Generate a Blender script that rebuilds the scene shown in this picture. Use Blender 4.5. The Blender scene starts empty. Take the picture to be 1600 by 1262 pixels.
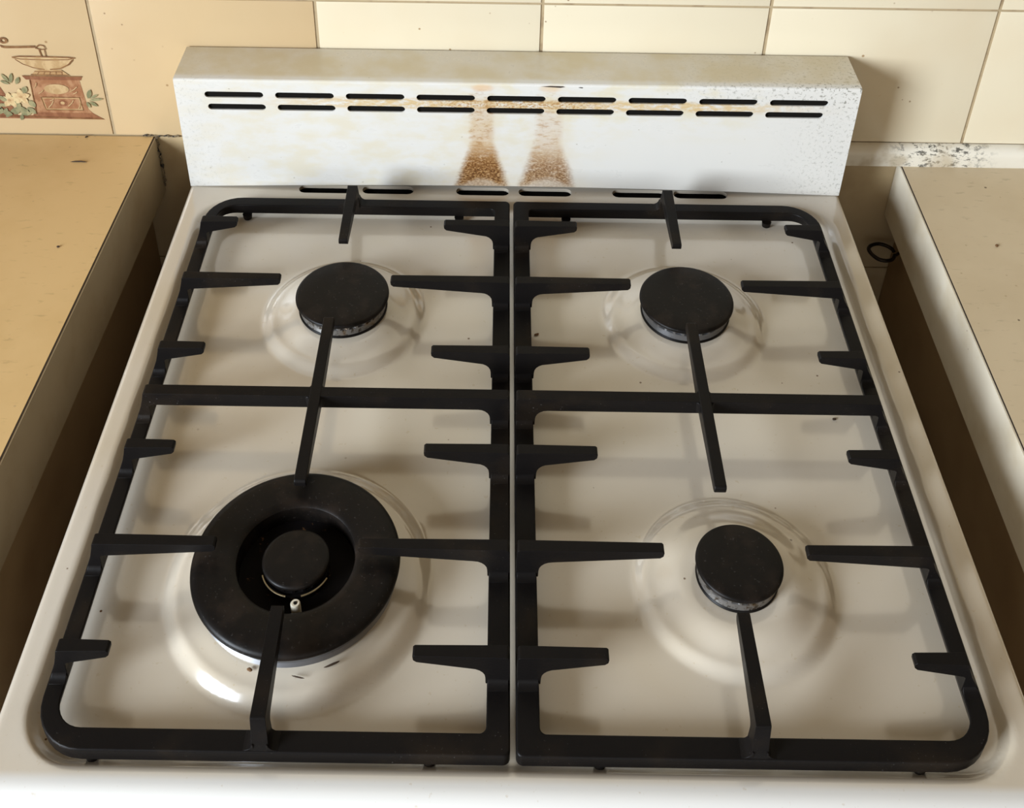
import bpy, bmesh, math, random
from mathutils import Vector, Matrix
from mathutils.geometry import delaunay_2d_cdt
random.seed(7)
PI = math.pi
C = bpy.context.scene.collection
Z0 = 0.90            # height of the hob rim above the floor

# ------------------------------------------------------------------ camera
F_PX, VX, VY = 1817.93, 775.38, 136.22
PITCH, YAW, ROLL = math.radians(33.6746), math.radians(-0.0659), math.radians(0.8268)
fw = Vector((math.sin(YAW)*math.cos(PITCH), math.cos(YAW)*math.cos(PITCH), -math.sin(PITCH)))
r0 = Vector((math.cos(YAW), -math.sin(YAW), 0)); u0 = r0.cross(fw)
RR = math.cos(ROLL)*r0 + math.sin(ROLL)*u0; UU = -math.sin(ROLL)*r0 + math.cos(ROLL)*u0
cam_d = bpy.data.cameras.new('camera'); cam = bpy.data.objects.new('camera', cam_d); C.objects.link(cam)
cam.matrix_world = Matrix(((RR.x, UU.x, -fw.x, -0.0174), (RR.y, UU.y, -fw.y, -0.8413), (RR.z, UU.z, -fw.z, 0.6756+Z0), (0, 0, 0, 1)))
cam_d.sensor_fit = 'HORIZONTAL'; cam_d.sensor_width = 36; cam_d.lens = F_PX*36/1600
cam_d.shift_x = (800-VX)/1600; cam_d.shift_y = -(631-VY)/1600
cam_d.clip_start = 0.01
bpy.context.scene.camera = cam

# ------------------------------------------------------------------ light
sc = bpy.context.scene
vs = sc.view_settings
vs.view_transform = 'Standard'; vs.look = 'None'; vs.gamma = 1; vs.exposure = 0.0; vs.use_curve_mapping = False
w = bpy.data.worlds.new('room_light'); sc.world = w; w.use_nodes = True
w.node_tree.nodes['Background'].inputs[0].default_value = (1.0, 0.73, 0.44, 1)
w.node_tree.nodes['Background'].inputs[1].default_value = 0.42

def area(name, loc, target, sx, sy, power, col, spread=180):
    l = bpy.data.lights.new(name, 'AREA'); l.shape = 'RECTANGLE'; l.size = sx; l.size_y = sy
    l.energy = power; l.color = col; l.spread = math.radians(spread)
    o = bpy.data.objects.new(name, l); C.objects.link(o); o.location = loc
    o.rotation_euler = (Vector(target)-Vector(loc)).to_track_quat('-Z', 'Y').to_euler()
    return o
area('window_daylight', (-1.66, -1.60, Z0+0.66), (0.62, 0.0, Z0), 0.80, 1.0, 21.5, (0.81, 0.90, 1.0), 72)
area('doorway_daylight', (0.35, -2.95, Z0+0.15), (0.1, -0.3, Z0), 1.3, 1.7, 5, (0.80, 0.90, 1.0), 120)

# ------------------------------------------------------------------ helpers
def tag(o, label=None, cat=None, group=None, kind=None):
    if label: o['label'] = label
    if cat: o['category'] = cat
    if group: o['group'] = group
    if kind: o['kind'] = kind
    return o

def thing(name, loc, label, cat, group=None):
    o = bpy.data.objects.new(name, None); C.objects.link(o)
    o.location = (loc[0], loc[1], loc[2]+Z0); o.empty_display_size = 0.02
    return tag(o, label, cat, group)

def obj(name, bm, mats, parent=None, origin=(0, 0, 0), bevel=0, seg=2, smooth=True, keep=False):
    """links a bmesh given in hob coordinates as one mesh object"""
    if parent is not None:
        p = parent; org = Vector((0, 0, 0))
        while p is not None: org += Vector(p.location); p = p.parent
        org.z -= Z0
    else: org = Vector(origin)
    bmesh.ops.translate(bm, vec=-org, verts=bm.verts)
    if not keep: bmesh.ops.recalc_face_normals(bm, faces=bm.faces)
    me = bpy.data.meshes.new(name); bm.to_mesh(me); bm.free()
    for m in (mats if isinstance(mats, (list, tuple)) else [mats]): me.materials.append(m)
    if smooth:
        for p_ in me.polygons: p_.use_smooth = True
        if not bevel: me.set_sharp_from_angle(angle=math.radians(38))
    o = bpy.data.objects.new(name, me); C.objects.link(o)
    if parent is not None: o.parent = parent
    else: o.location = (org.x, org.y, org.z+Z0)
    if bevel:
        b = o.modifiers.new('bevel', 'BEVEL'); b.width = bevel; b.segments = seg; b.limit_method = 'ANGLE'; b.angle_limit = math.radians(35)
        b.harden_normals = False
        wn = o.modifiers.new('weighted', 'WEIGHTED_NORMAL'); wn.keep_sharp = False
    return o

def box(bm, x0, x1, y0, y1, z0, z1, mi=0):
    v = [bm.verts.new((x, y, z)) for z in (z0, z1) for y in (y0, y1) for x in (x0, x1)]
    fs = [(0, 2, 3, 1), (4, 5, 7, 6), (0, 1, 5, 4), (2, 6, 7, 3), (0, 4, 6, 2), (1, 3, 7, 5)]
    for f in fs: bm.faces.new([v[i] for i in f]).material_index = mi

def hexa(bm, P):
    """8 points: bottom quad, top quad"""
    v = [bm.verts.new(p) for p in P]
    for f in ((3, 2, 1, 0), (4, 5, 6, 7), (0, 1, 5, 4), (1, 2, 6, 5), (2, 3, 7, 6), (3, 0, 4, 7)): bm.faces.new([v[i] for i in f])

def lathe(bm, prof, cx, cy, n=96, mi=0, close=False):
    """prof: list of (r, z)"""
    rings = []
    for r, z in prof:
        if r < 1e-6: rings.append([bm.verts.new((cx, cy, z))])
        else: rings.append([bm.verts.new((cx+r*math.cos(2*PI*k/n), cy+r*math.sin(2*PI*k/n), z)) for k in range(n)])
    pairs = list(zip(rings[:-1], rings[1:]))
    if close: pairs.append((rings[-1], rings[0]))
    for a, b in pairs:
        for k in range(n):
            k2 = (k+1) % n
            if len(a) == 1 and len(b) == 1: continue
            if len(a) == 1: f = bm.faces.new((a[0], b[k], b[k2]))
            elif len(b) == 1: f = bm.faces.new((a[k], b[0], a[k2]))
            else: f = bm.faces.new((a[k], b[k], b[k2], a[k2]))
            f.material_index = mi

def tube(bm, pts, r, n=10, cap=True):
    pts = [Vector(p) for p in pts]; rings = []
    up = Vector((0.13, 0.21, 0.97)).normalized()
    for i, p in enumerate(pts):
        t = (pts[min(i+1, len(pts)-1)]-pts[max(i-1, 0)]).normalized()
        a = t.cross(up).normalized(); b = a.cross(t)
        rr = r[i] if isinstance(r, (list, tuple)) else r
        rings.append([bm.verts.new(p+rr*(math.cos(2*PI*k/n)*a+math.sin(2*PI*k/n)*b)) for k in range(n)])
    for a, b in zip(rings[:-1], rings[1:]):
        for k in range(n): bm.faces.new((a[k], b[k], b[(k+1) % n], a[(k+1) % n]))
    if cap: bm.faces.new(rings[0]); bm.faces.new(rings[-1][::-1])

def sstep(a, b, x):
    t = min(1, max(0, (x-a)/(b-a))); return t*t*(3-2*t)

def rrect(x0, x1, y0, y1, rad, seg=8):
    """rounded rectangle, radii in order back-right, back-left, front-left, front-right"""
    out = []
    for (cx, cy, sx, sy, a0), r in zip(((x1, y1, -1, -1, 0), (x0, y1, 1, -1, 90), (x0, y0, 1, 1, 180), (x1, y0, -1, 1, 270)), rad):
        for k in range(seg+1):
            a = math.radians(a0+90*k/seg)
            out.append((cx+sx*r+r*math.cos(a), cy+sy*r+r*math.sin(a)))
    return out

def stadium(x0, x1, y0, y1, n=6):
    r = (y1-y0)/2; cy = (y0+y1)/2; out = []
    for k in range(n+1): a = -PI/2+PI*k/n; out.append((x1-r+r*math.cos(a), cy+r*math.sin(a)))
    for k in range(n+1): a = PI/2+PI*k/n; out.append((x0+r+r*math.cos(a), cy+r*math.sin(a)))
    return out

def sheet(outer, holes, extra=()):
    """triangulated plane region with holes -> (points, tris, loops of hole indices)"""
    pts = [Vector(p) for p in outer]; edges = [(i, (i+1) % len(outer)) for i in range(len(outer))]
    hl = []
    for h in holes:
        b = len(pts); pts += [Vector(p) for p in h]; edges += [(b+i, b+(i+1) % len(h)) for i in range(len(h))]
        hl.append(list(range(b, b+len(h))))
    pts += [Vector(p) for p in extra]
    vo, eo, fo, ov, oe, of = delaunay_2d_cdt(pts, edges, [], 1, 1e-7)
    mp = {}
    for i, src in enumerate(ov):
        for s in src: mp[s] = i
    def inside(c, h):
        r = False; j = len(h)-1
        for i in range(len(h)):
            if (h[i][1] > c.y) != (h[j][1] > c.y) and c.x < (h[j][0]-h[i][0])*(c.y-h[i][1])/(h[j][1]-h[i][1])+h[i][0]: r = not r
            j = i
        return r
    bb = [(min(p[0] for p in h), max(p[0] for p in h), min(p[1] for p in h), max(p[1] for p in h)) for h in holes]
    tris = []
    for f in fo:
        c = (vo[f[0]]+vo[f[1]]+vo[f[2]])/3
        if any(b[0] < c.x < b[1] and b[2] < c.y < b[3] and inside(c, h) for b, h in zip(bb, holes)): continue
        tris.append(f)
    return vo, tris, [[mp[i] for i in l] for l in hl]

# ------------------------------------------------------------------ node maths
class V:
    def __init__(s, t, x): s.t = t; s.x = x
    def _m(s, op, *a):
        n = s.t.nodes.new('ShaderNodeMath'); n.operation = op
        for i, v in enumerate((s,)+a):
            v = v.x if isinstance(v, V) else v
            if isinstance(v, (int, float)): n.inputs[i].default_value = v
            else: s.t.links.new(v, n.inputs[i])
        return V(s.t, n.outputs[0])
    def __add__(s, o): return s._m('ADD', o)
    __radd__ = __add__
    def __sub__(s, o): return s._m('SUBTRACT', o)
    def __rsub__(s, o): return V(s.t, o)._m('SUBTRACT', s)
    def __mul__(s, o): return s._m('MULTIPLY', o)
    __rmul__ = __mul__
    def __truediv__(s, o): return s._m('DIVIDE', o)
    def abs(s): return s._m('ABSOLUTE')
    def max(s, o): return s._m('MAXIMUM', o)
    def min(s, o): return s._m('MINIMUM', o)
    def pow(s, o): return s._m('POWER', o)
    def clamp(s): return s.max(0.0).min(1.0)
    def ss(s, a, b):
        n = s.t.nodes.new('ShaderNodeMapRange'); n.interpolation_type = 'SMOOTHSTEP'
        s.t.links.new(s.x, n.inputs[0]); n.inputs[1].default_value = a; n.inputs[2].default_value = b
        return V(s.t, n.outputs[0])

class M:
    """small material builder; coordinates are the object's own (metres)"""
    def __init__(s, name, col=(.8, .8, .8), rough=.5, metal=0, coat=0, spec=.5):
        s.m = bpy.data.materials.new(name); s.m.use_nodes = True; s.t = s.m.node_tree
        s.p = s.t.nodes['Principled BSDF']; s.col = tuple(col)+(1,); s.cs = None
        s.p.inputs['Base Color'].default_value = s.col
        s.p.inputs['Roughness'].default_value = rough; s.p.inputs['Metallic'].default_value = metal
        s.p.inputs['Coat Weight'].default_value = coat; s.p.inputs['Coat Roughness'].default_value = .04
        s.p.inputs['Specular IOR Level'].default_value = spec
        s.tc = s.t.nodes.new('ShaderNodeTexCoord').outputs['Object']
        sx = s.t.nodes.new('ShaderNodeSeparateXYZ'); s.t.links.new(s.tc, sx.inputs[0])
        s.X, s.Y, s.Z = (V(s.t, sx.outputs[i]) for i in range(3))
    def noise(s, scale, detail=3, rough=.5, stretch=(1, 1, 1)):
        mp = s.t.nodes.new('ShaderNodeMapping'); s.t.links.new(s.tc, mp.inputs[0]); mp.inputs['Scale'].default_value = stretch
        n = s.t.nodes.new('ShaderNodeTexNoise'); n.inputs['Scale'].default_value = scale
        n.inputs['Detail'].default_value = detail; n.inputs['Roughness'].default_value = rough
        s.t.links.new(mp.outputs[0], n.inputs[0]); return V(s.t, n.outputs[0])
    def spots(s, scale, a, b, stretch=(1, 1, 1)):
        mp = s.t.nodes.new('ShaderNodeMapping'); s.t.links.new(s.tc, mp.inputs[0]); mp.inputs['Scale'].default_value = stretch
        n = s.t.nodes.new('ShaderNodeTexVoronoi'); n.inputs['Scale'].default_value = scale
        s.t.links.new(mp.outputs[0], n.inputs[0]); return 1-V(s.t, n.outputs['Distance']).ss(a, b)
    def over(s, col, fac):
        n = s.t.nodes.new('ShaderNodeMix'); n.data_type = 'RGBA'
        if isinstance(fac, V): s.t.links.new(fac.x, n.inputs[0])
        else: n.inputs[0].default_value = fac
        if s.cs is None: n.inputs[6].default_value = s.col
        else: s.t.links.new(s.cs, n.inputs[6])
        n.inputs[7].default_value = tuple(col)+(1,)
        s.cs = n.outputs[2]; s.t.links.new(s.cs, s.p.inputs['Base Color']); return s
    def rough(s, v): s.t.links.new(v.x, s.p.inputs['Roughness']); return s
    def bump(s, v, strength=.3, dist=.001):
        b = s.t.nodes.new('ShaderNodeBump'); b.inputs['Strength'].default_value = strength; b.inputs['Distance'].default_value = dist
        s.t.links.new(v.x, b.inputs['Height']); s.t.links.new(b.outputs[0], s.p.inputs['Normal']); return s

# ------------------------------------------------------------------ materials
def band(v, c, h): return (v-c).abs().ss(h, h*.3) if False else 1-(v-c).abs().ss(h*.4, h)

# worn white enamel of the hob
e = M('hob_enamel', (.57, .505, .41), .12, coat=.5)
e.p.inputs['IOR'].default_value = 1.85
n1 = e.noise(9, 3); n2 = e.noise(3.2, 2, stretch=(1, 1, 1))
e.over((.49, .40, .27), n1.ss(.46, .72)*.45)
e.over((.59, .55, .49), n2.ss(.5, .66)*.4)
e.over((.12, .06, .03), (e.spots(46, .03, .05)*n2.ss(.44, .5)))
e.over((.70, .70, .68), (1-(e.Y+.0).ss(-.277, -.271))*.8)  # front roll whitened: its brighter light is put into the colour
e.over((.45, .34, .2), e.noise(260, 2).ss(.68, .76)*.35)
e.rough(n1*.12+.09)
e.p.inputs['Coat Roughness'].default_value = .10
M_HOB = e.m
e = M('body_enamel', (.78, .77, .75), .2, coat=.3)
e.over((.6, .5, .35), e.noise(12).ss(.5, .7)*.3); M_BODY = e.m

# painted back guard with scorch marks (local x along the guard, z up from the hob)
g = M('guard_paint', (.63, .61, .565), .28, coat=.15)
nb = g.noise(28, 4, .6, (1, 1, 2.2)); nf = g.noise(430, 3, .7, (1, 1, 1.5)); nm = g.noise(130, 4, .7, (.8, 1, 2.2))
g.over((.60, .52, .34), (nb.ss(.40, .66)*(1-(g.X+.12).abs().ss(.10, .24))*.5))  # warm light on the left side painted in as yellow mottling
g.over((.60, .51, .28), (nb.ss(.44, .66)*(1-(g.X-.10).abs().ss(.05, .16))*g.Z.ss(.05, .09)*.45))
# grease between the two rows of slots
g.over((.56, .40, .19), band(g.Z, .0965, .008)*nm.ss(.36, .58)*(1-(g.X-.02).abs().ss(.14, .28))*.9)
g.over((.36, .19, .07), band(g.Z, .0965, .006)*nf.ss(.47, .60)*(1-(g.X+.0).abs().ss(.04, .10)))
for cx, k, wtop in ((-.0305, 1.0, .011), (.0290, .62, .013)):
    zz = g.Z
    hw = (1-zz/.056).max(0.0)*.0150+wtop
    u = (g.X-cx+(nb-.5)*.006+(nm-.5)*.004).abs()/hw
    body = 1-u.ss(.62, 1.15)
    g.over((.60, .48, .30), ((1-u.ss(.7, 1.9))*(1-zz.ss(.07, .12))*(nb*.4+.35)*k).clamp()*.55)
    fade = (1-zz.ss(.012, .075))*.75+(1-zz.ss(.07, .122))*.42
    arch = 1-(zz+u*u*.013).ss(.011, .019)          # paler patch at the foot, inside the arch
    g.over((.46, .28, .12), (body*fade*(1-arch*.55)*(nm.ss(.25, .6)*.45+.55)*k*1.15).clamp())
    dark = body*(1-arch*.75)
    g.over((.22, .095, .028), (dark*(1-zz.ss(.028, .058))*nf.ss(.34, .52)*nm.ss(.22, .5)*k*1.1).clamp())
    g.over((.07, .028, .010), (dark*(1-zz.ss(.020, .046))*nf.ss(.46, .58)*nm.ss(.35, .52)*k*.9).clamp())
    g.over((.36, .20, .08), (body*zz.ss(.03, .05)*(1-zz.ss(.10, .12))*nm.ss(.50, .64)*k*.8).clamp())
    g.over((.62, .38, .17), (1-((g.X-cx)*(g.X-cx)*9000+(zz-.114)*(zz-.114)*60000).ss(.1, 1.3))*.6*k)
g.over((.30, .27, .2), g.spots(85, .05, .09)*nm.ss(.52, .6)*.8)
g.over((.25, .24, .20), (g.noise(330, 3, .7).ss(.54, .64)*(g.Z.ss(.09, .112)*g.X.ss(.10, .2)+g.X.ss(.22, .29)*.8+(1-(g.X+.30).ss(.0, .06))*.4)*.6).clamp())
g.over((.50, .41, .24), ((g.Y.ss(.004, .012))*nb.ss(.3, .7)*.75).clamp())  # top tinted tan here and in the next line: grazing light as colour
g.over((.54, .46, .31), (g.Y.ss(.004, .010)*.5).clamp())
g.rough(nb*.2+.2)
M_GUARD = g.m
M_VOID = M('shade_black_and_parts', (.006, .005, .004), .9, spec=.1).m  # black standing in for shade behind the slots, also used on black parts

# cast iron
i_ = M('cast_iron', (.0062, .0052, .0048), .42, spec=.10)
ni = i_.noise(260, 4, .6); nl = i_.noise(22, 3)
i_.over((.016, .011, .007), nl.ss(.5, .72)*.7)
i_.over((.14, .13, .12), (i_.noise(700, 3, .7).ss(.66, .76)*nl.ss(.45, .6)*.8))
i_.rough(nl*.22+.30).bump(ni, .22, .0006); M_IRON = i_.m
k = M('black_cap_enamel', (.0050, .0040, .0034), .42, spec=.15)
nk = k.noise(45, 4, .6); k.over((.016, .011, .008), nk.ss(.45, .7)*.8); k.over((.06, .055, .05), k.noise(480, 2).ss(.66, .74)*.4)
k.rough(nk*.25+.3).bump(k.noise(380, 2), .1, .0004); M_CAP = k.m
a = M('burner_aluminium', (.24, .23, .22), .42, metal=.8)
na = a.noise(230, 4, .7); a.over((.05, .035, .02), na.ss(.50, .62)*.9); a.over((.35, .22, .10), a.noise(60).ss(.55, .7)*.5)
M_ALU = a.m
a = M('clean_aluminium', (.20, .20, .205), .40, metal=.8)
na = a.noise(190, 4, .7); a.over((.12, .10, .08), na.ss(.60, .70)*.8); M_ALU2 = a.m
M_CERAMIC = M('ceramic', (.55, .50, .40), .35).m
c_ = M('burner_cup_soot', (.004, .003, .003), .7, spec=.08); c_.over((.20, .10, .04), (c_.noise(160, 4, .7).ss(.62, .72)*.6)); M_CUP = c_.m
M_BRASS = M('burner_brass', (.46, .36, .20), .4, metal=.7).m

# tiles and walls
def tile_mat(name, col, dirt):
    t = M(name, col, .22, coat=.2)
    nn = t.noise(7, 3)
    t.over(dirt, nn.ss(.42, .75)*.45)
    t.over((.30, .18, .08), t.spots(38, .035, .06)*nn.ss(.5, .54)*.85)
    t.over((.22, .13, .06), t.spots(75, .05, .09)*t.noise(16, 2).ss(.54, .60)*.8)
    t.over((.52, .36, .18), t.noise(150, 3, .7).ss(.68, .76)*.25)
    t.rough(nn*.15+.16); return t.m
M_TILE = tile_mat('cream_tile', (.67, .59, .43), (.61, .49, .32))
M_TILE2 = tile_mat('warm_tile_light_falloff', (.53, .39, .22), (.47, .32, .165))  # warmer left tiles; light falling off leftwards is darkened into the colour
gr = M('grout', (.38, .29, .17), .9); gr.over((.2, .13, .07), gr.noise(60, 4).ss(.5, .7)*.6); M_GROUT = gr.m
ws = M('splash_wall', (.46, .35, .20), .55); ws.over((.26, .17, .08), ws.noise(14, 4).ss(.45, .75)*.6); M_WALLLOW = ws.m
wt = M('wall_paint', (.74, .66, .52), .8); wt.over((.66, .56, .42), wt.noise(3).ss(.4, .7)*.4); M_PAINT = wt.m
tr = M('white_trim', (.72, .67, .56), .4)
nt = tr.noise(150, 5, .75, (1, 1, 2)); tr.over((.04, .04, .035), (nt.ss(.50, .60)*(1-(tr.X-.075).abs().ss(.02, .06))).clamp()*.9)
tr.over((.42, .33, .20), tr.noise(40, 3).ss(.5, .7)*.6); M_TRIM = tr.m
fl = M('floor_vinyl', (.20, .13, .07), .6); fl.over((.12, .08, .05), fl.noise(18).ss(.4, .6)); M_FLOOR = fl.m

def counter_mat(name, col, dirt, line):
    c = M(name, col, .42, coat=.05)
    nn = c.noise(11, 4, .6); fn = c.noise(120, 3, .6, (.5, 1.6, 1))
    c.over(dirt, nn.ss(.4, .7)*.5)
    c.over(tuple(x*.6 for x in dirt), fn.ss(.60, .72)*.35)
    c.over((.10, .06, .03), c.spots(33, .03, .05)*nn.ss(.48, .52)*.9)
    c.over((.30, .20, .10), c.spots(90, .04, .12)*nn.ss(.46, .6)*.5)
    c.rough(nn*.2+.32); return c.m
M_CTR_L = counter_mat('left_laminate', (.62, .42, .19), (.54, .35, .14), 0)
M_CTR_R = counter_mat('right_laminate', (.60, .49, .33), (.52, .41, .26), 0)
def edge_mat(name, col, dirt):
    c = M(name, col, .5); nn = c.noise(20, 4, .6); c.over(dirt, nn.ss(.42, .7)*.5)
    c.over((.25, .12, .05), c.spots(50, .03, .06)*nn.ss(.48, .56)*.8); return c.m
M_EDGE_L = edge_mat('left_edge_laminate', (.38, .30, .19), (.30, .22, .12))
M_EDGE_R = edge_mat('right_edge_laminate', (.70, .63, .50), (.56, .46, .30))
M_SEAM = M('dark_seam', (.03, .018, .01), .8).m
cb = M('cabinet_side', (.36, .24, .12), .6); cb.over((.27, .17, .08), cb.noise(9, 3).ss(.4, .7)); M_CAB = cb.m
gk = M('grey_gunk', (.16, .12, .07), .9); gk.over((.02, .016, .012), gk.noise(200, 3).ss(.45, .55)); M_GUNK = gk.m
M_WIRE = M('dark_wire', (.03, .022, .016), .4, metal=.6).m
M_CRUMB = M('burnt_crumb', (.05, .028, .014), .8).m
M_CRUMB2 = M('brown_crumb', (.16, .08, .03), .8).m

# ------------------------------------------------------------------ setting
WY = 0.056           # face of the tiled back wall
T0, TP, TH, TZ = -.3826, .2021, .146, .0209
bm = bmesh.new()
box(bm, -1.7, 1.7, WY+.001, WY+.12, -Z0, 1.6, 0)                        # wall with grout
for i in range(-7, 8):
    for j in range(0, 4):
        x0, x1 = T0+i*TP+.0016, T0+(i+1)*TP-.0016
        z0, z1 = TZ+j*TH+.0011, TZ+(j+1)*TH-.0011
        if j == 0 and i <= 0: z0 = .0168
        if i == -1 and j == 0: continue                                 # the picture tile sits here
        mi = 2 if i <= 0 else 1
        c, d = .0032, .0010
        P = [(x0, WY+.002, z0), (x1, WY+.002, z0), (x1, WY+.002, z1), (x0, WY+.002, z1)]
        Q = [(x0, WY+.0002, z0), (x1, WY+.0002, z0), (x1, WY+.0002, z1), (x0, WY+.0002, z1)]
        S = [(x0+c, WY-d*.6, z0+c), (x1-c, WY-d*.6, z0+c), (x1-c, WY-d*.6, z1-c), (x0+c, WY-d*.6, z1-c)]
        vp = [[bm.verts.new(p) for p in L] for L in (P, Q, S)]
        for a_, b_ in ((0, 1), (1, 2)):
            for q in range(4): bm.faces.new((vp[a_][q], vp[a_][(q+1) % 4], vp[b_][(q+1) % 4], vp[b_][q])).material_index = mi
        bm.faces.new(vp[2]).material_index = mi
# lower splash wall under the tiles with one joint
for x0, x1 in ((-1.7, 1.7),):
    box(bm, x0, x1, WY-.0005, WY+.002, -.1362, .0158, 3)
    box(bm, x0, x1, WY-.0005, WY+.002, -Z0+.002, -.1382, 3)
box(bm, -1.7, 1.7, WY-.001, WY+.003, TZ+4*TH, 1.598, 4)
tag(obj('wall_back', bm, [M_GROUT, M_TILE, M_TILE2, M_WALLLOW, M_PAINT], origin=(0, WY, -Z0), smooth=True), kind='structure')
bm = bmesh.new(); box(bm, -2.6, 2.6, -3.2, WY+.1, -Z0-.05, -Z0)
tag(obj('floor', bm, M_FLOOR, origin=(0, 0, -Z0), smooth=False), kind='structure')
for nm_, q_, og in (('ceiling', (-2.1, 2.4, -3.2, WY+.1, 1.6, 1.65), (0, 0, 1.6)), ('wall_left', (-2.2, -2.1, -3.2, WY+.12, -Z0, 1.6), (-2.1, -1, -Z0)), ('wall_right', (2.4, 2.5, -3.2, WY+.12, -Z0, 1.6), (2.4, -1, -Z0))):
    bm = bmesh.new(); box(bm, *q_); tag(obj(nm_, bm, M_PAINT, origin=og, smooth=False), kind='structure')
bm = bmesh.new()       # rounded bead along the foot of the tiles, right of the cooker
prof = [(WY, .0212)]+[(WY-.010*math.sin(a), .0112+.010*math.cos(a)) for a in [PI/2*k/6 for k in range(1, 7)]]+[(WY-.010, .0003), (WY, .0003)]
for s0, s1 in ((.3035, 1.7),):
    va = [bm.verts.new((s0, y, z)) for y, z in prof]; vb = [bm.verts.new((s1, y, z)) for y, z in prof]
    for k2 in range(len(prof)): bm.faces.new((va[k2], va[(k2+1) % len(prof)], vb[(k2+1) % len(prof)], vb[k2]))
    bm.faces.new(va); bm.faces.new(vb)
tag(obj('trim_1', bm, M_TRIM, origin=(.33, WY, 0)), kind='structure')

# ------------------------------------------------------------------ worktops and cabinets
def slab(x_in_b, x_in_f, x_out, yb, yf, z0, z1, bm):
    hexa(bm, [(x_in_b, yb, z0), (x_in_f, yf, z0), (x_out, yf, z0), (x_out, yb, z0), (x_in_b, yb, z1), (x_in_f, yf, z1), (x_out, yf, z1), (x_out, yb, z1)])
YF = -.56
for side in ('left', 'right'):
    if side == 'left': zt, zb, xb, xf, xo = .0160, -.050, -.3430, -.3600, -1.35
    else: zt, zb, xb, xf, xo = .0003, -.066, .3690, .3585, 1.35
    s = -1 if side == 'left' else 1
    t = thing('worktop', (xb+s*.3, -.25, zb), {
        'left': 'ochre laminate worktop left of the cooker, under the picture tile',
        'right': 'beige speckled laminate worktop right of the cooker'}[side], 'worktop')
    bm = bmesh.new(); slab(xb+s*.0022, xf+s*.0022, xo, WY-.0015, YF, zb+.001, zt, bm)
    obj('laminate_top', bm, {'left': M_CTR_L, 'right': M_CTR_R}[side], t, smooth=False)
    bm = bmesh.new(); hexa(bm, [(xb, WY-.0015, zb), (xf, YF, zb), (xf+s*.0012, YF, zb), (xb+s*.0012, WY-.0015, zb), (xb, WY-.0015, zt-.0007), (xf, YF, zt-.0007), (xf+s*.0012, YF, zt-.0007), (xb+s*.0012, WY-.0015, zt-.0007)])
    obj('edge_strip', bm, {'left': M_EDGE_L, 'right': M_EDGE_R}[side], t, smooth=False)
    bm = bmesh.new(); hexa(bm, [(xb+s*.0012, WY-.0015, zb), (xf+s*.0012, YF, zb), (xf+s*.0022, YF, zb), (xb+s*.0022, WY-.0015, zb), (xb+s*.0012, WY-.0015, zt-.0002), (xf+s*.0012, YF, zt-.0002), (xf+s*.0022, YF, zt-.0002), (xb+s*.0022, WY-.0015, zt-.0002)])
    obj('edge_seam', bm, M_SEAM, t, smooth=False)
    if side == 'left':
        bm = bmesh.new(); rnd = random.Random(4); pts = [(xb+.0012+rnd.uniform(-.001, .0015), WY-.0022-rnd.uniform(0, .0012), zt+.001-.060*q/26) for q in range(27)]
        tube(bm, pts, [rnd.uniform(.0004, .0013)*(2.2 if 9 < q < 17 and q % 2 else 1) for q in range(27)], 8); obj('cracked_sealant', bm, M_GUNK, t)
        bm = bmesh.new(); pts = [(xb-.012+.034*q/18, WY-.0012, zt+.0008+rnd.uniform(-.0006, .0012)) for q in range(19)]
        tube(bm, pts, [rnd.uniform(.0003, .0012) for q in range(19)], 8); obj('cracked_sealant', bm, M_GUNK, t)
    t2 = thing('base_cabinet', (xb+s*.3, -.25, -Z0), 'dark brown base cabinet under the %s worktop beside the cooker' % side, 'cabinet')
    bm = bmesh.new(); xi = {'left': -.362, 'right': .386}[side]; x_a, x_b = sorted((xi, xo)); box(bm, x_a, x_b, YF+.03, WY-.002, -Z0+.0005, zb-.0005)
    obj('carcass', bm, M_CAB, t2, smooth=False)
    x_a, x_b = sorted((xi+s*.002, xo)); bm = bmesh.new(); box(bm, x_a, x_b, YF+.010, YF+.0298, -Z0+.10, zb-.004)
    obj('door', bm, M_CAB, t2, bevel=.002)

# ------------------------------------------------------------------ cooker
FLOORZ = -.0068
BUR = {'BL': (-.1392, -.1575), 'BR': (.1368, -.1575), 'FR': (.1404, -.3935), 'FL': (-.1402, -.3955)}
RX0, RX1, RY0, RY1, RC = -.2850, .2860, -.5150, -.0150, .036
def height(x, y):
    # distance inside the rounded recess
    cx, cy = (RX0+RX1)/2, (RY0+RY1)/2
    qx, qy = abs(x-cx)-(RX1-RX0)/2+RC, abs(y-cy)-(RY1-RY0)/2+RC
    d = -(math.hypot(max(qx, 0), max(qy, 0))+min(max(qx, qy), 0)-RC)
    z = FLOORZ*sstep(-.0005, .0090, d)
    for key, (bx, by) in BUR.items():
        r = math.hypot(x-bx, y-by)
        if key == 'FL': z += .0078*(1-sstep(.0750, .0875, r))+.0027*(1-sstep(.060, .076, r))
        else: z += .0056*(1-sstep(.0560, .0670, r))+.0062*(1-sstep(.034, .057, r))
    # rolled outer edges
    for dd, rr in ((x+.30, .0042), (.30-x, .0042)):
        if dd < rr: z -= rr-math.sqrt(max(0, rr*rr-(rr-dd)**2))
    dd = y+.5345; rr = .0125
    if dd < rr: z -= (rr-math.sqrt(max(0, rr*rr-(rr-dd)**2)))
    return z
cooker = thing('gas_cooker', (0, -.245, -Z0), 'white enamelled freestanding gas cooker with scorched slotted back guard', 'cooker')
HY0, HY1 = -.5345, .0520
vent_x = [(-.1990, -.1500), (-.1405, -.0930), (-.0540, -.0050), (.0035, .0527), (.0900, .1400), (.1465, .1962)]
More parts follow.
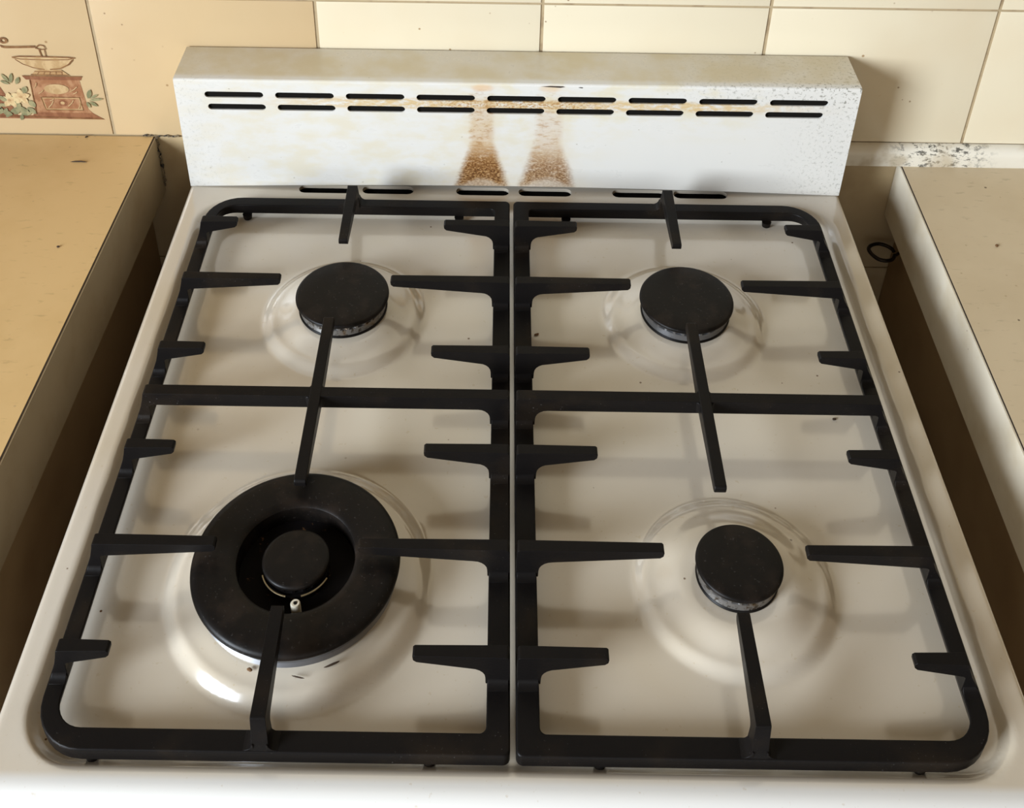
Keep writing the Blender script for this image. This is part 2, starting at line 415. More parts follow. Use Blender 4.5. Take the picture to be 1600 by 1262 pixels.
holes = [stadium(a_, b_, -.0068, .0045, 6) for a_, b_ in vent_x]
xs = [-.30+.0042*(1-math.cos(PI/2*k2/5)) for k2 in range(0, 6)]
xg = xs+[-.2958+.5916*k2/236 for k2 in range(1, 236)]+[-v for v in xs[::-1]]
ys = [HY0+.0125*(1-math.cos(PI/2*k2/8)) for k2 in range(0, 9)]
yg = ys+[ys[-1]+(HY1-ys[-1])*k2/228 for k2 in range(1, 229)]
outer = [(x, yg[0]) for x in xg]+[(xg[-1], y) for y in yg[1:]]+[(x, yg[-1]) for x in xg[::-1][1:]]+[(xg[0], y) for y in yg[::-1][1:-1]]
extra = []
for x in xg[1:-1]:
    for y in yg[1:-1]:
        if -.0086 < y < .0063 and any(a_-.0018 < x < b_+.0018 for a_, b_ in vent_x): continue
        extra.append((x, y))
vo, tris, hl = sheet(outer, holes, extra)
bm = bmesh.new(); vv = [bm.verts.new((p.x, p.y, height(p.x, p.y))) for p in vo]
for f in tris: bm.faces.new([vv[q] for q in f])
for l in hl:
    low = [bm.verts.new((vo[q].x, vo[q].y, -.0035)) for q in l]
    for q in range(len(l)): bm.faces.new((vv[l[q]], vv[l[(q+1) % len(l)]], low[(q+1) % len(l)], low[q]))
bm.verts.index_update()
be = [e_ for e_ in bm.edges if len(e_.link_faces) == 1 and (min(abs(v.co.x) for v in e_.verts) > .2999 or max(v.co.y for v in e_.verts) < HY0+1e-5)]
ret = bmesh.ops.extrude_edge_only(bm, edges=be)
for v in [q for q in ret['geom'] if isinstance(q, bmesh.types.BMVert)]: v.co.z = -.040
obj('hob_top', bm, M_HOB, cooker)
bm = bmesh.new(); box(bm, -.297, .297, -.526, .050, -Z0+.03, -.0410); obj('oven_body', bm, M_BODY, cooker, bevel=.003)
bm = bmesh.new(); box(bm, -.296, .296, -.543, -.5265, -Z0+.16, -.150); obj('oven_door', bm, M_BODY, cooker, bevel=.004)
bm = bmesh.new(); box(bm, -.296, .296, -.5335, -.5265, -.145, -.0415); obj('control_panel', bm, M_BODY, cooker, bevel=.002)
for sx in (-.26, .26):
    for sy in (-.49, .01):
        bm = bmesh.new(); lathe(bm, [(0, -Z0+.0005), (.018, -Z0+.0005), (.016, -Z0+.0305), (0, -Z0+.0305)], sx, sy, 20); obj('foot', bm, M_VOID, cooker)
bm = bmesh.new(); box(bm, -.205, .205, -.012, .012, -.030, -.0060); obj('vent_shade_box', bm, M_VOID, cooker, smooth=False)  # black box put in for the shade under the hob slots

# back guard: slotted front whose foot bows up from the hob, top, back and ends
GH, GD, GW = .1187, .0535, .2992
gob = bpy.data.objects.new('back_guard', None)
def gb(x): return .0004+.0054*max(0, 1-(x/.3)**2)**1.1
slots = []
for q in range(9):
    a_ = -.2732+.0618*q
    slots.append(stadium(a_-.0004+.00005*q, a_+.0511, .0998, .1061, 6)); slots.append(stadium(a_+.0012-.00045*q, a_+.0522-.00045*q, .0869, .0932, 6))
N = 40
R_ = .0022
foot = [(-GW+2*GW*q/N, gb(-GW+2*GW*q/N)) for q in range(N+1)]
outer = foot+[(GW, GH-R_), (-GW, GH-R_)]
vo, tris, hl = sheet(outer, slots, [(-GW+2*GW*q/N, zz) for q in range(1, N) for zz in (.02, .04, .06, .08)])
bm = bmesh.new(); fv = [bm.verts.new((p.x, 0, p.y)) for p in vo]
for f in tris: bm.faces.new([fv[q] for q in f])
for l in hl:
    bk = [bm.verts.new((vo[q].x, .0016, vo[q].y)) for q in l]
    for q in range(len(l)): bm.faces.new((fv[l[q]], fv[l[(q+1) % len(l)]], bk[(q+1) % len(l)], bk[q]))
# returned foot
for (x0, z0), (x1, z1) in zip(foot[:-1], foot[1:]):
    bm.faces.new([bm.verts.new(p) for p in ((x0, 0, z0), (x1, 0, z1), (x1, .0016, z1), (x0, .0016, z0))])
prof = [(0+R_-R_*math.cos(PI/2*q/5), GH-R_+R_*math.sin(PI/2*q/5)) for q in range(6)]+[(GD-.0005, GH), (GD, GH-.0005), (GD, .001)]
va = [bm.verts.new((-GW, y, z)) for y, z in prof]; vb = [bm.verts.new((GW, y, z)) for y, z in prof]
for q in range(len(prof)-1): bm.faces.new((va[q], va[q+1], vb[q+1], vb[q]))
for sx in (-GW, GW):
    bm.faces.new([bm.verts.new((sx, y, z)) for y, z in [(0, .0004)]+prof])
    # folded seam of the end panel
bmesh.ops.remove_doubles(bm, verts=bm.verts, dist=1e-5)
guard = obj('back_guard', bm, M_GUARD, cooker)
cz = Z0      # guard's own coordinates start at the hob: move origin there
for v in guard.data.vertices: v.co += Vector((0, -.245, -Z0))
guard.location = (0, .245, Z0)
bm = bmesh.new(); box(bm, -.296, .296, .0024, .0032, .080, .112); ins = obj('slot_shade_panel', bm, M_VOID, None, smooth=False)  # added black sheet in place of the shade inside the guard
ins.parent = guard; ins.location = (0, 0, 0)
bm = bmesh.new()       # paint chip on the top front edge
for (x0, x1, zc, hh) in ((.0205, .0415, .1166, .0010), (.0530, .0570, .1160, .0006)):
    vs_ = [bm.verts.new((x0+(x1-x0)*t_, -.0003 if zc+dz < GH-R_ else -.0001, zc+dz)) for t_, dz in ((0, 0), (.3, -hh*.5), (.8, -hh), (1, -hh*.2), (.9, hh*.5), (.4, hh*.6))]
    f = bm.faces.new(vs_); r = bmesh.ops.extrude_face_region(bm, geom=[f]); bmesh.ops.translate(bm, vec=(0, .0012, 0), verts=[q for q in r['geom'] if isinstance(q, bmesh.types.BMVert)])
chip = obj('paint_chip', bm, M_SEAM, None, smooth=False); chip.parent = guard; chip.location = (0, 0, 0)

# ------------------------------------------------------------------ burners
def ported_head(bm, r_top, r_bot, z0, z1, n, cx, cy):
    """burner ring with gas ports cut as small grooves round the top edge"""
    m = n*4; rings = []
    for z, rr, cut in ((z0, r_bot, 0), (z0+(z1-z0)*.35, r_bot*.985, 0), (z0+(z1-z0)*.45, r_top, 0), (z0+(z1-z0)*.62, r_top, 0), (z0+(z1-z0)*.66, r_top, 1), (z1, r_top, 1)):
        rings.append([bm.verts.new((cx+(rr-(.0016 if cut and q % 4 in (0, 1) else 0))*math.cos(2*PI*q/m), cy+(rr-(.0016 if cut and q % 4 in (0, 1) else 0))*math.sin(2*PI*q/m), z)) for q in range(m)])
    for a_, b_ in zip(rings[:-1], rings[1:]):
        for q in range(m): bm.faces.new((a_[q], a_[(q+1) % m], b_[(q+1) % m], b_[q]))
    bm.faces.new(rings[-1]); bm.faces.new(rings[0][::-1])
def cap_prof(r, z0, z1):
    return [(0, z0), (r-.0012, z0), (r-.0003, z0+.0008), (r, z0+.0018), (r-.0001, z1-.0016), (r-.0007, z1-.0007), (r-.0022, z1-.0002), (r*.6, z1+.0001), (0, z1+.0002)]
def small_burner(key, r, label, mat):
    cx, cy = BUR[key]; zb = .0050-.0004
    t = thing('gas_burner', (cx, cy, zb), label, 'burner', None)
    bm = bmesh.new(); ported_head(bm, r*.905, r*.93, zb, .0158, 30 if r > .03 else 24, cx, cy); obj('burner_head', bm, mat, t)
    bm = bmesh.new(); lathe(bm, [(r*.95, zb+.0004), (r*.955, zb+.0012), (r*.93, zb+.0022), (r*.90, zb+.0022), (r*.90, zb+.0004)], cx, cy, close=True); obj('seat_ring', bm, M_CAP, t)
    bm = bmesh.new(); lathe(bm, cap_prof(r, .0160, .0202), cx, cy); obj('burner_cap', bm, M_CAP, t)
small_burner('BL', .0373, 'round black-capped gas burner at the back left of the hob', M_ALU)
small_burner('BR', .0375, 'round black-capped gas burner at the back right of the hob', M_ALU2)
small_burner('FR', .0277, 'smallest round black-capped gas burner, front right of the hob', M_ALU)
cx, cy = BUR['FL']
t = thing('wok_burner', (cx, cy, .0030), 'large ring-shaped black wok burner with a small inner cap, front left of the hob', 'burner')
bm = bmesh.new(); lathe(bm, [(.0385, .0034), (.0625, .0034), (.0632, .0044), (.0612, .0060), (.0606, .0138), (.0590, .0150), (.0385, .0150)], cx, cy, 128, close=True); obj('burner_base', bm, M_ALU2, t)
bm = bmesh.new(); lathe(bm, [(.0598, .0135), (.0645, .0140), (.0655, .0150), (.0658, .0162), (.0652, .0180), (.0636, .0194), (.0600, .0203), (.0520, .0206), (.0430, .0204), (.0388, .0198), (.0374, .0186), (.0370, .0150), (.0370, .0040), (.0385, .0040), (.0385, .0135)], cx, cy, 128, close=True)
obj('outer_ring_cap', bm, M_CAP, t)
bm = bmesh.new(); lathe(bm, [(0, .0036), (.0368, .0036), (.0368, .0060), (.0300, .0046), (0, .0046)], cx, cy); obj('burner_cup', bm, M_CUP, t)
bm = bmesh.new(); ported_head(bm, .0192, .0205, .0047, .0152, 18, cx, cy); obj('inner_head', bm, M_CUP, t)
for a0, a1 in ((200, 262), (285, 340)):
    bm = bmesh.new(); tube(bm, [(cx+.0218*math.cos(math.radians(q)), cy+.0218*math.sin(math.radians(q)), .0112) for q in range(a0, a1+1, 4)], .0006, 8); obj('spill_lip', bm, M_BRASS, t)
bm = bmesh.new(); lathe(bm, cap_prof(.0213, .0153, .0196), cx, cy); obj('inner_cap', bm, M_CAP, t)
el = (-.1362, -.4252)
bm = bmesh.new(); lathe(bm, [(0, .0047), (.0031, .0047), (.0031, .0166), (.0025, .0176), (.0013, .0176), (.0011, .0166), (0, .0166)], el[0], el[1], 20); eo = obj('igniter', bm, M_CERAMIC, t)
bm = bmesh.new(); lathe(bm, [(0, .0167), (.0009, .0167), (.0009, .0180), (0, .0182)], el[0], el[1], 12); obj('igniter_tip', bm, M_VOID, eo)

# ------------------------------------------------------------------ pan grates
TOPZ, FRZ, FRB = .0350, .0100, -.0010
def extr(bm, prof, org, d, wid, tipw=None):
    """profile (s, z) extruded sideways; s runs from org along unit direction d; tipw narrows the free end"""
    d = Vector((d[0], d[1], 0)); nrm = Vector((-d.y, d.x, 0)); sm = max(abs(p[0]) for p in prof)
    A, B = [], []
    for s, z in prof:
        ww = wid/2 if tipw is None else (wid+(tipw-wid)*max(0, s)/sm)/2
        lo = ww*(1+.12*max(0, (TOPZ-z)/.025))
        p = Vector((org[0], org[1], 0))+d*s
        A.append(bm.verts.new((p.x+nrm.x*lo, p.y+nrm.y*lo, z))); B.append(bm.verts.new((p.x-nrm.x*lo, p.y-nrm.y*lo, z)))
    n = len(prof)
    for q in range(n): bm.faces.new((A[q], A[(q+1) % n], B[(q+1) % n], B[q]))
    bm.faces.new(A[::-1]); bm.faces.new(B)
def finger_prof(L, fwid, draft, fil):
    """L: length of the finger from its outer edge, fwid: width of the frame below, draft: lean of the outer face, fil: underside fillet"""
    p = [(-draft, FRZ-.001), (-draft*.93, FRZ+.002), (-draft*.66, FRZ+.0065), (-draft*.36, FRZ+.012), (-draft*.12, FRZ+.018), (0, TOPZ-.0035), (.0005, TOPZ-.0008), (.0020, TOPZ), (L-.0012, TOPZ), (L, TOPZ-.0014), (L-.0003, TOPZ-.0045), (L-.0022, TOPZ-.0064)]
    zroot = TOPZ-.0115
    p += [(fwid+fil, zroot)]
    cz_ = zroot-fil
    for q in range(1, 6):
        a_ = PI/2*q/5; p.append((fwid+fil-fil*math.sin(a_), cz_+fil*math.cos(a_)))
    p.append((fwid-.0002, FRZ-.001)); return p
def gusset(bm, x0, x1, y, z, wid, ax, lean=0):
    """small fillets where a finger's foot widens on to the frame (front and back)"""
    for s in (-1, 1):
        pr = [(wid/2-.001, z-.0005)]+[(wid/2+.0055-.0055*math.sin(PI/2*q/4), z+.0055-.0055*math.cos(PI/2*q/4)) for q in range(0, 5)]+[(wid/2-.001, z+.0055)]
        va, vb = [], []
        for u_, zz in pr:
            if ax == 'x': va.append(bm.verts.new((x0-lean*max(0, zz-z)/.0065*.36, y+s*u_, zz))); vb.append(bm.verts.new((x1, y+s*u_, zz)))
            else: va.append(bm.verts.new((y+s*u_, x0, zz))); vb.append(bm.verts.new((y+s*u_, x1, zz)))
        for q in range(len(pr)): bm.faces.new((va[q], va[(q+1) % len(pr)], vb[(q+1) % len(pr)], vb[q]))
        bm.faces.new(va); bm.faces.new(vb[::-1])
ROWS = {'a': -.0865, 'b': -.1555, 'c': -.2305, 'd': -.2735, 'e': -.3210, 'f': -.3950, 'g': -.4645}
def grate(side):
    s = -1 if side == 'left' else 1            # outer side direction
    xo = {-1: -.2738, 1: .2695}[s]; xc = {-1: -.0047, 1: -.0014}[s]
    ox = {-1: -.2664, 1: .2588}[s]             # outer ends of the finger tops
    bx_ = {-1: -.1434, 1: .1335}[s]            # long bar
    t = thing('pan_grate', ((xo+xc)/2, -.27, FLOORZ), {
        'left': 'black cast-iron pan grate on the left, over the wok burner and back left burner',
        'right': 'black cast-iron pan grate on the right, over the smallest burner and back right burner'}[side], 'grate', None)
    xa, xb = min(xo, xc), max(xo, xc); y0, y1 = -.5105, -.0265
    ro = [.030 if s > 0 else .004, .004 if s > 0 else .030, .004 if s > 0 else .030, .030 if s > 0 else .004]
    wl, wr = (.0112, .0140) if s < 0 else (.0140, .0112)
    ri = [.016 if s > 0 else .004, .004 if s > 0 else .016, .004 if s > 0 else .016, .016 if s > 0 else .004]
    o_ = rrect(xa, xb, y0, y1, ro); i2 = rrect(xa+wl, xb-wr, y0+.0130, y1-.0115, ri)
    bm = bmesh.new()
    i3 = rrect(xa+wl-.0035, xb-wr+.0035, y0+.0130, y1-.0100, ri)      # cast with an undercut
    L = [[bm.verts.new((x, y, z)) for x, y in lp] for lp, z in ((o_, FRB), (o_, FRZ), (i2, FRZ), (i3, FRB))]
    n = len(o_)
    for q in range(4):
        for j in range(n): bm.faces.new((L[q][j], L[q][(j+1) % n], L[(q+1) % 4][(j+1) % n], L[(q+1) % 4][j]))
    obj('frame', bm, M_IRON, t, bevel=.0014)
    W = .0080
    fw_o = .0112-(abs(xo)-abs(ox))
    for key, y in ROWS.items():
        if key == 'd': continue
        long_ = key in 'bf'
        tip_o = {-1: {'b': -.1876, 'f': -.1890}, 1: {'b': .1792, 'f': .1800}}[s][key] if long_ else {-1: {'a': -.2355, 'c': -.2320, 'e': -.2325, 'g': -.2357}, 1: {'a': .2275, 'c': .2240, 'e': .2238, 'g': .2270}}[s][key]
        tip_c = {-1: -.1002, 1: .0912}[s] if long_ else {-1: {'a': -.0609, 'c': -.0637, 'e': -.0635, 'g': -.0613}, 1: {'a': .0517, 'c': .0542, 'e': .0543, 'g': .0518}}[s][key]
        bm = bmesh.new(); extr(bm, finger_prof(abs(tip_o-ox), fw_o, abs(xo-ox)-.0008, .0028), (ox, y), (-s, 0), W, .0068)
        gusset(bm, xo-s*.0010, xo-s*.0106, y, FRZ, W, 'x', xo-ox)
        obj('finger', bm, M_IRON, t, bevel=.0010)
        bm = bmesh.new(); ec = xc+s*.0006; extr(bm, finger_prof(abs(tip_c-ec), .0140, .0002, .0085), (ec, y), (s, 0), W, .0068)
        gusset(bm, xc+s*.0010, xc+s*.0132, y, FRZ, W, 'x')
        obj('finger', bm, M_IRON, t, bevel=.0010)
    # cross bar with a foot at both ends
    y = ROWS['d']; ec = xc+s*.0006; Lt = abs(ec-ox)
    bm = bmesh.new(); zu = TOPZ-.0115; f1, f2 = .0028, .0085
    dr_ = abs(xo-ox)-.0008
    pr = [(-dr_, FRZ-.001), (-dr_*.93, FRZ+.002), (-dr_*.66, FRZ+.0065), (-dr_*.36, FRZ+.012), (-dr_*.12, FRZ+.018), (0, TOPZ-.0035), (.0005, TOPZ-.0008), (.002, TOPZ), (Lt-.002, TOPZ), (Lt-.0005, TOPZ-.0008), (Lt, TOPZ-.0035), (Lt, FRZ-.001), (Lt-.0138, FRZ-.001)]
    pr += [(Lt-.014-f2+f2*math.cos(PI/2*q/5), zu-f2+f2*math.sin(PI/2*q/5)) for q in range(0, 6)]
    pr += [(fw_o+f1-f1*math.sin(PI/2*q/4), zu-f1+f1*math.cos(PI/2*q/4)) for q in range(0, 5)]+[(fw_o-.0002, FRZ-.001)]
    extr(bm, pr, (ox, y), (-s, 0), .0088)
    gusset(bm, xo-s*.0010, xo-s*.0106, y, FRZ, .0088, 'x', xo-ox); gusset(bm, xc+s*.0010, xc+s*.0132, y, FRZ, .0088, 'x')
    obj('cross_bar', bm, M_IRON, t, bevel=.0010)
    # long bar through the crossing
    bm = bmesh.new(); ya, yb_ = -.3502, -.1990; Lb = yb_-ya; yc = ROWS['d']-ya
    extr(bm, [(0, TOPZ-.0015), (.0014, TOPZ+.0003), (Lb-.0014, TOPZ+.0003), (Lb, TOPZ-.0015), (Lb-.0006, TOPZ-.0055), (Lb-.0025, TOPZ-.0065), (yc+.010, TOPZ-.0105), (yc-.010, TOPZ-.0105), (.0025, TOPZ-.0065), (.0006, TOPZ-.0055)], (bx_, ya), (0, 1), .0080)
    for dx in (-1, 1):       # small fillets in the corners of the crossing
        for dy in (-1, 1):
            q0 = [(bx_+dx*.0035, ROWS['d']+dy*.0038), (bx_+dx*.0078, ROWS['d']+dy*.0038), (bx_+dx*.0050, ROWS['d']+dy*.0052), (bx_+dx*.0035, ROWS['d']+dy*.0080)]
            hexa(bm, [(x, y_, TOPZ-.0100) for x, y_ in q0]+[(x, y_, TOPZ-.0006) for x, y_ in q0])
    obj('centre_bar', bm, M_IRON, t, bevel=.0010)
    # front and back fingers, standing on the frame
    for org, d, L_, dr, fwd in (((bx_, -.5052), (0, 1), .0680, .0045, .0080), ((bx_, -.0375), (0, -1), .0735, .0105, .0010)):
        bm = bmesh.new(); extr(bm, finger_prof(L_, fwd, dr, .0040), org, d, .0086, .0074)
        if d[1] > 0: gusset(bm, -.5095, -.4985, bx_, FRZ, .0090, 'y')
        else: gusset(bm, -.0275, -.0375, bx_, FRZ, .0090, 'y')
        obj('finger', bm, M_IRON, t, bevel=.0010)
    # rubber-less cast feet under the frame
    fx = {-1: (-.240, -.050), 1: (.046, .226)}[s]
    for x in fx:
        for y in (-.5060, -.0372):
            bm = bmesh.new(); lathe(bm, [(0, FLOORZ+.0002), (.0022, FLOORZ+.0002), (.0036, FLOORZ+.0014), (.0042, FRB+.0003), (0, FRB+.0003)], x, y, 20); obj('foot', bm, M_IRON, t)
grate('left'); grate('right')

# ------------------------------------------------------------------ picture tile
PX0, PX1, PZ0, PZ1 = T0-TP+.0016, T0-.0016, .0168, TZ+TH-.0011
t = thing('picture_tile', ((PX0+PX1)/2, WY, PZ0), 'cream wall tile printed with a brown coffee mill, white flowers and leaves', 'tile')
bm = bmesh.new(); c, d = .0032, .0010
P = [(PX0, PZ0), (PX1, PZ0), (PX1, PZ1), (PX0, PZ1)]; S = [(PX0+c, PZ0+c), (PX1-c, PZ0+c), (PX1-c, PZ1-c), (PX0+c, PZ1-c)]
va = [bm.verts.new((x, WY+.0009, z)) for x, z in P]; vb = [bm.verts.new((x, WY+.0002, z)) for x, z in P]; vc = [bm.verts.new((x, WY-.0006, z)) for x, z in S]
for A_, B_ in ((va, vb), (vb, vc)):
    for q in range(4): bm.faces.new((A_[q], A_[(q+1) % 4], B_[(q+1) % 4], B_[q]))
bm.faces.new(vc); bm.faces.new(va[::-1])
obj('glazed_tile', bm, M_TILE2, t)
def pmat(name, col, col2, sc_=120):
    m_ = M(name, col, .35); m_.over(col2, m_.noise(sc_, 4, .65, (1, 1, .6)).ss(.42, .62)); return m_.m
INK_LINE = pmat('print_line_brown', (.16, .07, .025), (.24, .12, .045)); INK_BODY = pmat('print_marbled_brown', (.27, .115, .05), (.38, .20, .10))
INK_DARK = pmat('print_dark_brown', (.19, .07, .03), (.26, .11, .05)); INK_TAN = pmat('print_tan', (.46, .31, .15), (.36, .21, .09), 90)
INK_LITE = pmat('print_pale_tan', (.50, .35, .18), (.40, .26, .12)); INK_LEAF = pmat('print_leaf_green', (.17, .17, .085), (.30, .27, .14)); INK_PETAL = pmat('print_petal', (.60, .47, .25), (.50, .34, .17), 300)
INK_WASH = M('print_wash', (.52, .40, .22), .4).m
layer = [0]
def ink(bm, pts, lift=0):
    y = WY-.0007-.00006*layer[0]-lift; f = bm.faces.new([bm.verts.new((x, y, z)) for x, z in pts])
def flat(name, polys, mat, parent=None):
    layer[0] += 1; bm = bmesh.new()
    for q_, p in enumerate(polys): ink(bm, p, .000004*(q_ % 13))
    o = obj(name, bm, mat, parent or t, smooth=False)
    so = o.modifiers.new('print_thickness', 'SOLIDIFY'); so.thickness = .00005; return o
def ell(cx_, cz_, a_, b_, n=24, rot=0):
    return [(cx_+a_*math.cos(2*PI*q/n)*math.cos(rot)-b_*math.sin(2*PI*q/n)*math.sin(rot), cz_+a_*math.cos(2*PI*q/n)*math.sin(rot)+b_*math.sin(2*PI*q/n)*math.cos(rot)) for q in range(n)]
def stroke(pts, wd):
    wd *= 1.35
    L, R = [], []
    for q, p in enumerate(pts):
        a_ = Vector(pts[max(q-1, 0)]); b_ = Vector(pts[min(q+1, len(pts)-1)]); dv = (b_-a_).normalized(); nn = Vector((-dv.y, dv.x))*wd/2
        L.append((p[0]+nn.x, p[1]+nn.y)); R.append((p[0]-nn.x, p[1]-nn.y))
    return [(L[q], L[q+1], R[q+1], R[q]) for q in range(len(pts)-1)]
def leaf(x, z, ln, wd, a_):
    ca, sa = math.cos(a_), math.sin(a_); o_ = []
    for q in range(0, 9): u_ = q/8; v_ = wd*math.sin(PI*u_)**.8; o_.append((x+ln*u_*ca-v_*sa, z+ln*u_*sa+v_*ca))
    for q in range(7, 0, -1): u_ = q/8; v_ = -wd*math.sin(PI*u_)**.8; o_.append((x+ln*u_*ca-v_*sa, z+ln*u_*sa+v_*ca))
    return o_
# mill
flat('mill_box', [[(-.4505, .0790), (-.4045, .0790), (-.4020, .0465), (-.3960, .0390), (-.4530, .0390)]], INK_BODY)
flat('second_mill', [[(-.5800, .0860), (-.4860, .0860), (-.4760, .0600), (-.4700, .0385), (-.5800, .0385)]], INK_DARK)
flat('mill_base', [[(-.5830+.001, .0385), (-.4560, .0385), (-.4530, .0420), (-.3985, .0420), (-.3885, .0348), (-.5800, .0348)]], INK_DARK)
flat('mill_lid', [[(-.4570, .0835), (-.4010, .0835), (-.4030, .0790), (-.4540, .0790)]], INK_DARK)
flat('mill_drawer', [[(-.4440, .0595), (-.4080, .0595), (-.4070, .0455), (-.4420, .0455)]], INK_TAN)
flat('drawer_shade', [[(-.4425, .0582), (-.4090, .0582), (-.4082, .0468), (-.4408, .0468)]], INK_BODY)
flat('drawer_knob', [ell(-.4245, .0530, .0042, .0036)], INK_DARK); flat('knob_shine', [ell(-.4248, .0534, .0020, .0017)], INK_TAN)
flat('oval_badge', [ell(-.4275, .0690, .0115, .0055)], INK_LITE)
flat('mill_collar', [[(-.4480, .0842), (-.4120, .0842), (-.4190, .0905), (-.4420, .0905)]], INK_TAN)
flat('mill_bowl', [[(-.4610, .1030), (-.4560, .0985), (-.4430, .0920), (-.4350, .0903), (-.4260, .0903), (-.4170, .0925), (-.4080, .0990), (-.4055, .1030), (-.4100, .1048), (-.4580, .1048)]], INK_LITE)
lines = []
for pl, wd in (([(-.4615, .1035), (-.4550, .1046), (-.4330, .1046), (-.4100, .1042), (-.4040, .1034)], .0010), ([(-.4615, .1032), (-.4540, .1018), (-.4300, .1012), (-.4110, .1018), (-.4060, .1030)], .0007),
               ([(-.4590, .1015), (-.4530, .0965), (-.4440, .0925), (-.4340, .0908)], .0007), ([(-.4065, .1015), (-.4110, .0965), (-.4190, .0922), (-.4290, .0908)], .0009),
               ([(-.4440, .0885), (-.4180, .0885)], .0006), ([(-.4480, .0850), (-.4130, .0848)], .0008), ([(-.4700, .1162), (-.4670, .1150), (-.4560, .1150), (-.4380, .1158)], .0009), ([(-.4690, .1146), (-.4660, .1136), (-.4560, .1138), (-.4380, .1146)], .0007),
               ([(-.4380, .1140), (-.4340, .1172), (-.4300, .1165), (-.4285, .1130), (-.4330, .1122), (-.4380, .1138)], .0008), ([(-.4350, .1125), (-.4340, .1050)], .0008), ([(-.4300, .1125), (-.4300, .1050)], .0006),
               ([(-.4560, .0835), (-.4010, .0833)], .0006), ([(-.4505, .0790), (-.4520, .0400)], .0005), ([(-.4440, .0597), (-.4080, .0597), (-.4068, .0455), (-.4420, .0455), (-.4440, .0597)], .0005),
               ([(-.5800, .0368), (-.4560, .0372), (-.3900, .0358)], .0006)):
    lines += stroke(pl, wd)
for q in range(5): lines += stroke([(-.4420+.0058*q, .0850), (-.4395+.0052*q, .0885)], .0006)
for q in range(3): lines += stroke([(-.4655+.0036*math.cos(2*PI*k2/14)*(1-.2*q), .1215+.0030*math.sin(2*PI*k2/14)*(1-.2*q)) for k2 in range(15)], .0006)
flat('mill_outline', lines, INK_LINE)
vein = []
for a_, b_ in (((-.4450, .0640), (-.4400, .0680)), ((-.4160, .0660), (-.4080, .0720)), ((-.4130, .0640), (-.4090, .0665)), ((-.4390, .0480), (-.4330, .0560)), ((-.4200, .0500), (-.4140, .0570)), ((-.4110, .0475), (-.4085, .0530)), ((-.4360, .0560), (-.4320, .0585)), ((-.4480, .0700), (-.4450, .0760))):
    vein += stroke([a_, ((a_[0]+b_[0])/2+.0008, (a_[1]+b_[1])/2), b_], .0006)
flat('marbling', vein, INK_LITE)
lv = []
for x, z, L_, w_, an in ((-.4000, .0590, .0110, .0022, 1.2), (-.3990, .0570, .0130, .0016, .15), (-.3985, .0590, .0100, .0012, .5), (-.3995, .0555, .0090, .0018, -.6), (-.4020, .0550, .0070, .0016, -1.2),
                         (-.4700, .0760, .0110, .0018, 2.1), (-.4690, .0750, .0120, .0018, 1.3), (-.4700, .0740, .0090, .0015, 2.7), (-.4640, .0740, .0090, .0020, 1.1), (-.4760, .0540, .0100, .0025, 2.4), (-.4830, .0470, .0100, .0030, 3.0),
                         (-.4760, .0430, .0110, .0030, .2), (-.4660, .0400, .0110, .0030, .3), (-.4590, .0480, .0100, .0030, -.8), (-.4560, .0560, .0090, .0030, -1.0), (-.4700, .0480, .0120, .0035, -.5), (-.4870, .0600, .0080, .0030, 1.9), (-.4830, .0420, .0090, .0030, -.3), (-.4600, .0640, .0090, .0028, 1.0)):
    lv.append(leaf(x, z, L_, w_, an))
for q in range(26): lv.append(leaf(-.4880+.034*random.random(), .0385+.022*random.random(), .007, .0018, random.random()*6.28))
flat('leaves', lv, INK_LEAF)
for fx_, fz_, fr in ((-.4740, .0560, .0076), (-.4625, .0600, .0080)):
    fo_ = flat('flower', [leaf(fx_, fz_, fr*1.15, fr*.36, 2*PI*q/5+.3) for q in range(5)], INK_PETAL); layer[0] += 1
    flat('flower_heart', [ell(fx_, fz_, .0016, .0014)], INK_TAN)

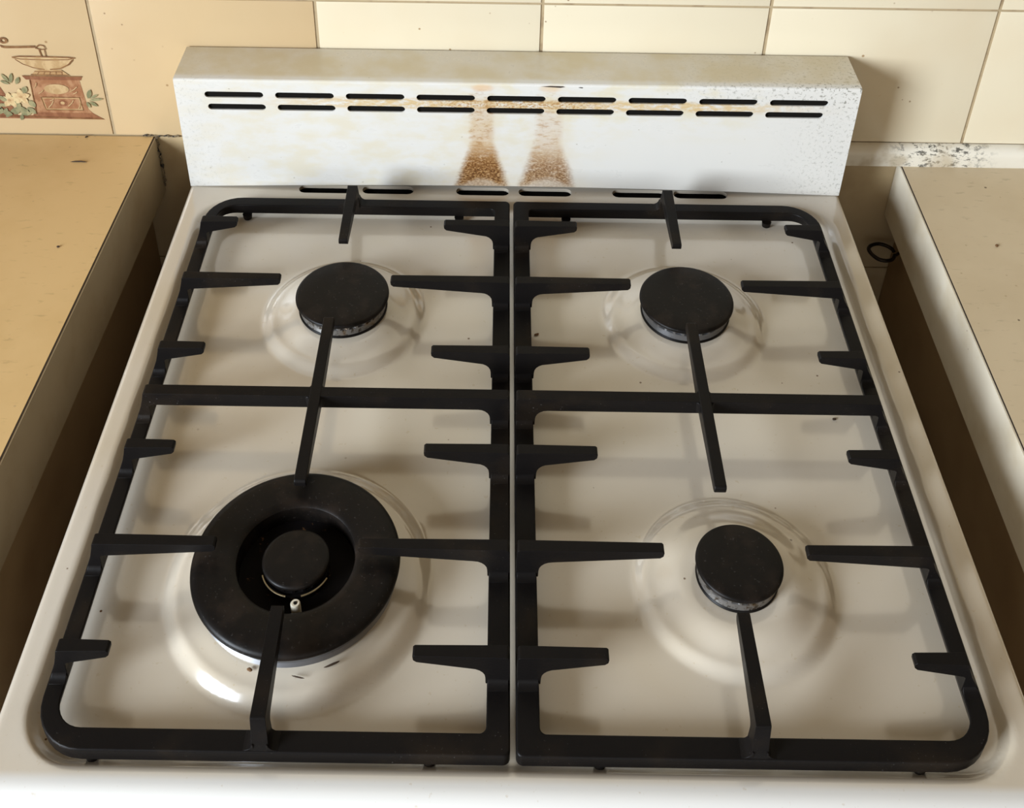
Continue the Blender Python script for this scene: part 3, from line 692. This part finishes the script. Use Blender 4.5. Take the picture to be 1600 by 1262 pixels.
# ------------------------------------------------------------------ screw eye in the gap and crumbs
t = thing('screw_eye', (.386, .036, -.10), 'dark wire ring screwed into the cabinet side in the gap right of the cooker', 'hook')
hc = (.3680, .0350, -.1000)
bm = bmesh.new()
pts = [(hc[0]+(.0125+.0008*math.sin(3*q))*math.cos(q), hc[1]+.0125*math.sin(q), hc[2]+.002*math.sin(q*.5)) for q in [math.radians(12+v_) for v_ in range(0, 340, 8)]]
tube(bm, pts, .0019, 10)
obj('ring', bm, M_WIRE, t)
bm = bmesh.new(); tube(bm, [(hc[0]+.0115, hc[1]-.004, hc[2]+.001), (hc[0]+.0140, hc[1]-.002, hc[2]), (hc[0]+.0165, hc[1], hc[2]), (.3858, hc[1]+.001, hc[2])], .0016, 10); obj('shank', bm, M_WIRE, t)
def crumb(x, y, z, L_, w_, h_, rot, name, label, mat, cat='crumb', bend=0):
    bm = bmesh.new(); n = 8; pts = []
    for q in range(n+1):
        u_ = q/n-.5; pts.append((L_*u_, bend*(u_*u_*4-.5)*.5+random.uniform(-.1, .1)*w_, h_/2))
    tube(bm, pts, [max(.15, (1-(2*q/n-1)**2)**.5)*w_/2 for q in range(n+1)], 8)
    mx = min(v.co.z for v in bm.verts)
    for v in bm.verts: v.co.z = (v.co.z-mx)*h_/max(w_, 1e-6)
    bmesh.ops.rotate(bm, verts=bm.verts, cent=(0, 0, 0), matrix=Matrix.Rotation(rot, 3, 'Z'))
    bmesh.ops.translate(bm, verts=bm.verts, vec=(x, y, z))
    return tag(obj(name, bm, mat, None, origin=(x, y, z)), label, cat)
CR = [  # x, y, z, length, width, height, rotation, bend, name, material, label
    (-.4035, .0130, .0161, .0155, .0016, .0012, 0.0, -.0018, 'splinter', M_CRUMB, 'thin dark curved splinter lying on the left worktop'),
    (-.4083, .0520, .0161, .0032, .0018, .0012, .5, 0, 'crumb', M_CRUMB, 'small black crumb at the back edge of the left worktop, below the picture tile'),
    (-.3850, -.1040, .0161, .0026, .0022, .0012, .2, 0, 'crumb', M_CRUMB, 'round black crumb on the left worktop near its edge'),
    (.4217, -.0668, .0004, .0040, .0026, .0014, 1.0, 0, 'crumb', M_CRUMB2, 'brown crumb on the right worktop'),
    (-.1298, -.4640, .0038, .0080, .0010, .0008, -.2, .0006, 'crumb', M_CRUMB, 'thin burnt sliver on the enamel just in front of the wok burner'),
    (-.1108, -.4560, .0038, .0100, .0014, .0012, .45, .0004, 'crumb', M_CRUMB, 'longer burnt fleck at the front right foot of the wok burner'),
    (-.1590, -.4600, .0038, .0036, .0024, .0012, -.3, 0, 'crumb', M_CRUMB2, 'brown crumb on the enamel left of the front left finger'),
    (.0170, -.1745, FLOORZ+.0002, .0045, .0022, .0012, .6, 0, 'crumb', M_CRUMB2, 'brown crumb on the enamel beside the central frame, right grate'),
    (.2367, -.2560, FLOORZ+.0002, .0030, .0022, .0012, .3, 0, 'crumb', M_CRUMB, 'dark grey crumb on the enamel in front of the right end of the cross bar')]
for x, y, z, L_, w_, h_, rot, bend, nm_, mt_, lb in CR: crumb(x, y, z, L_, w_, h_, rot, nm_, lb, mt_, 'crumb' if nm_ == 'crumb' else 'splinter', bend)
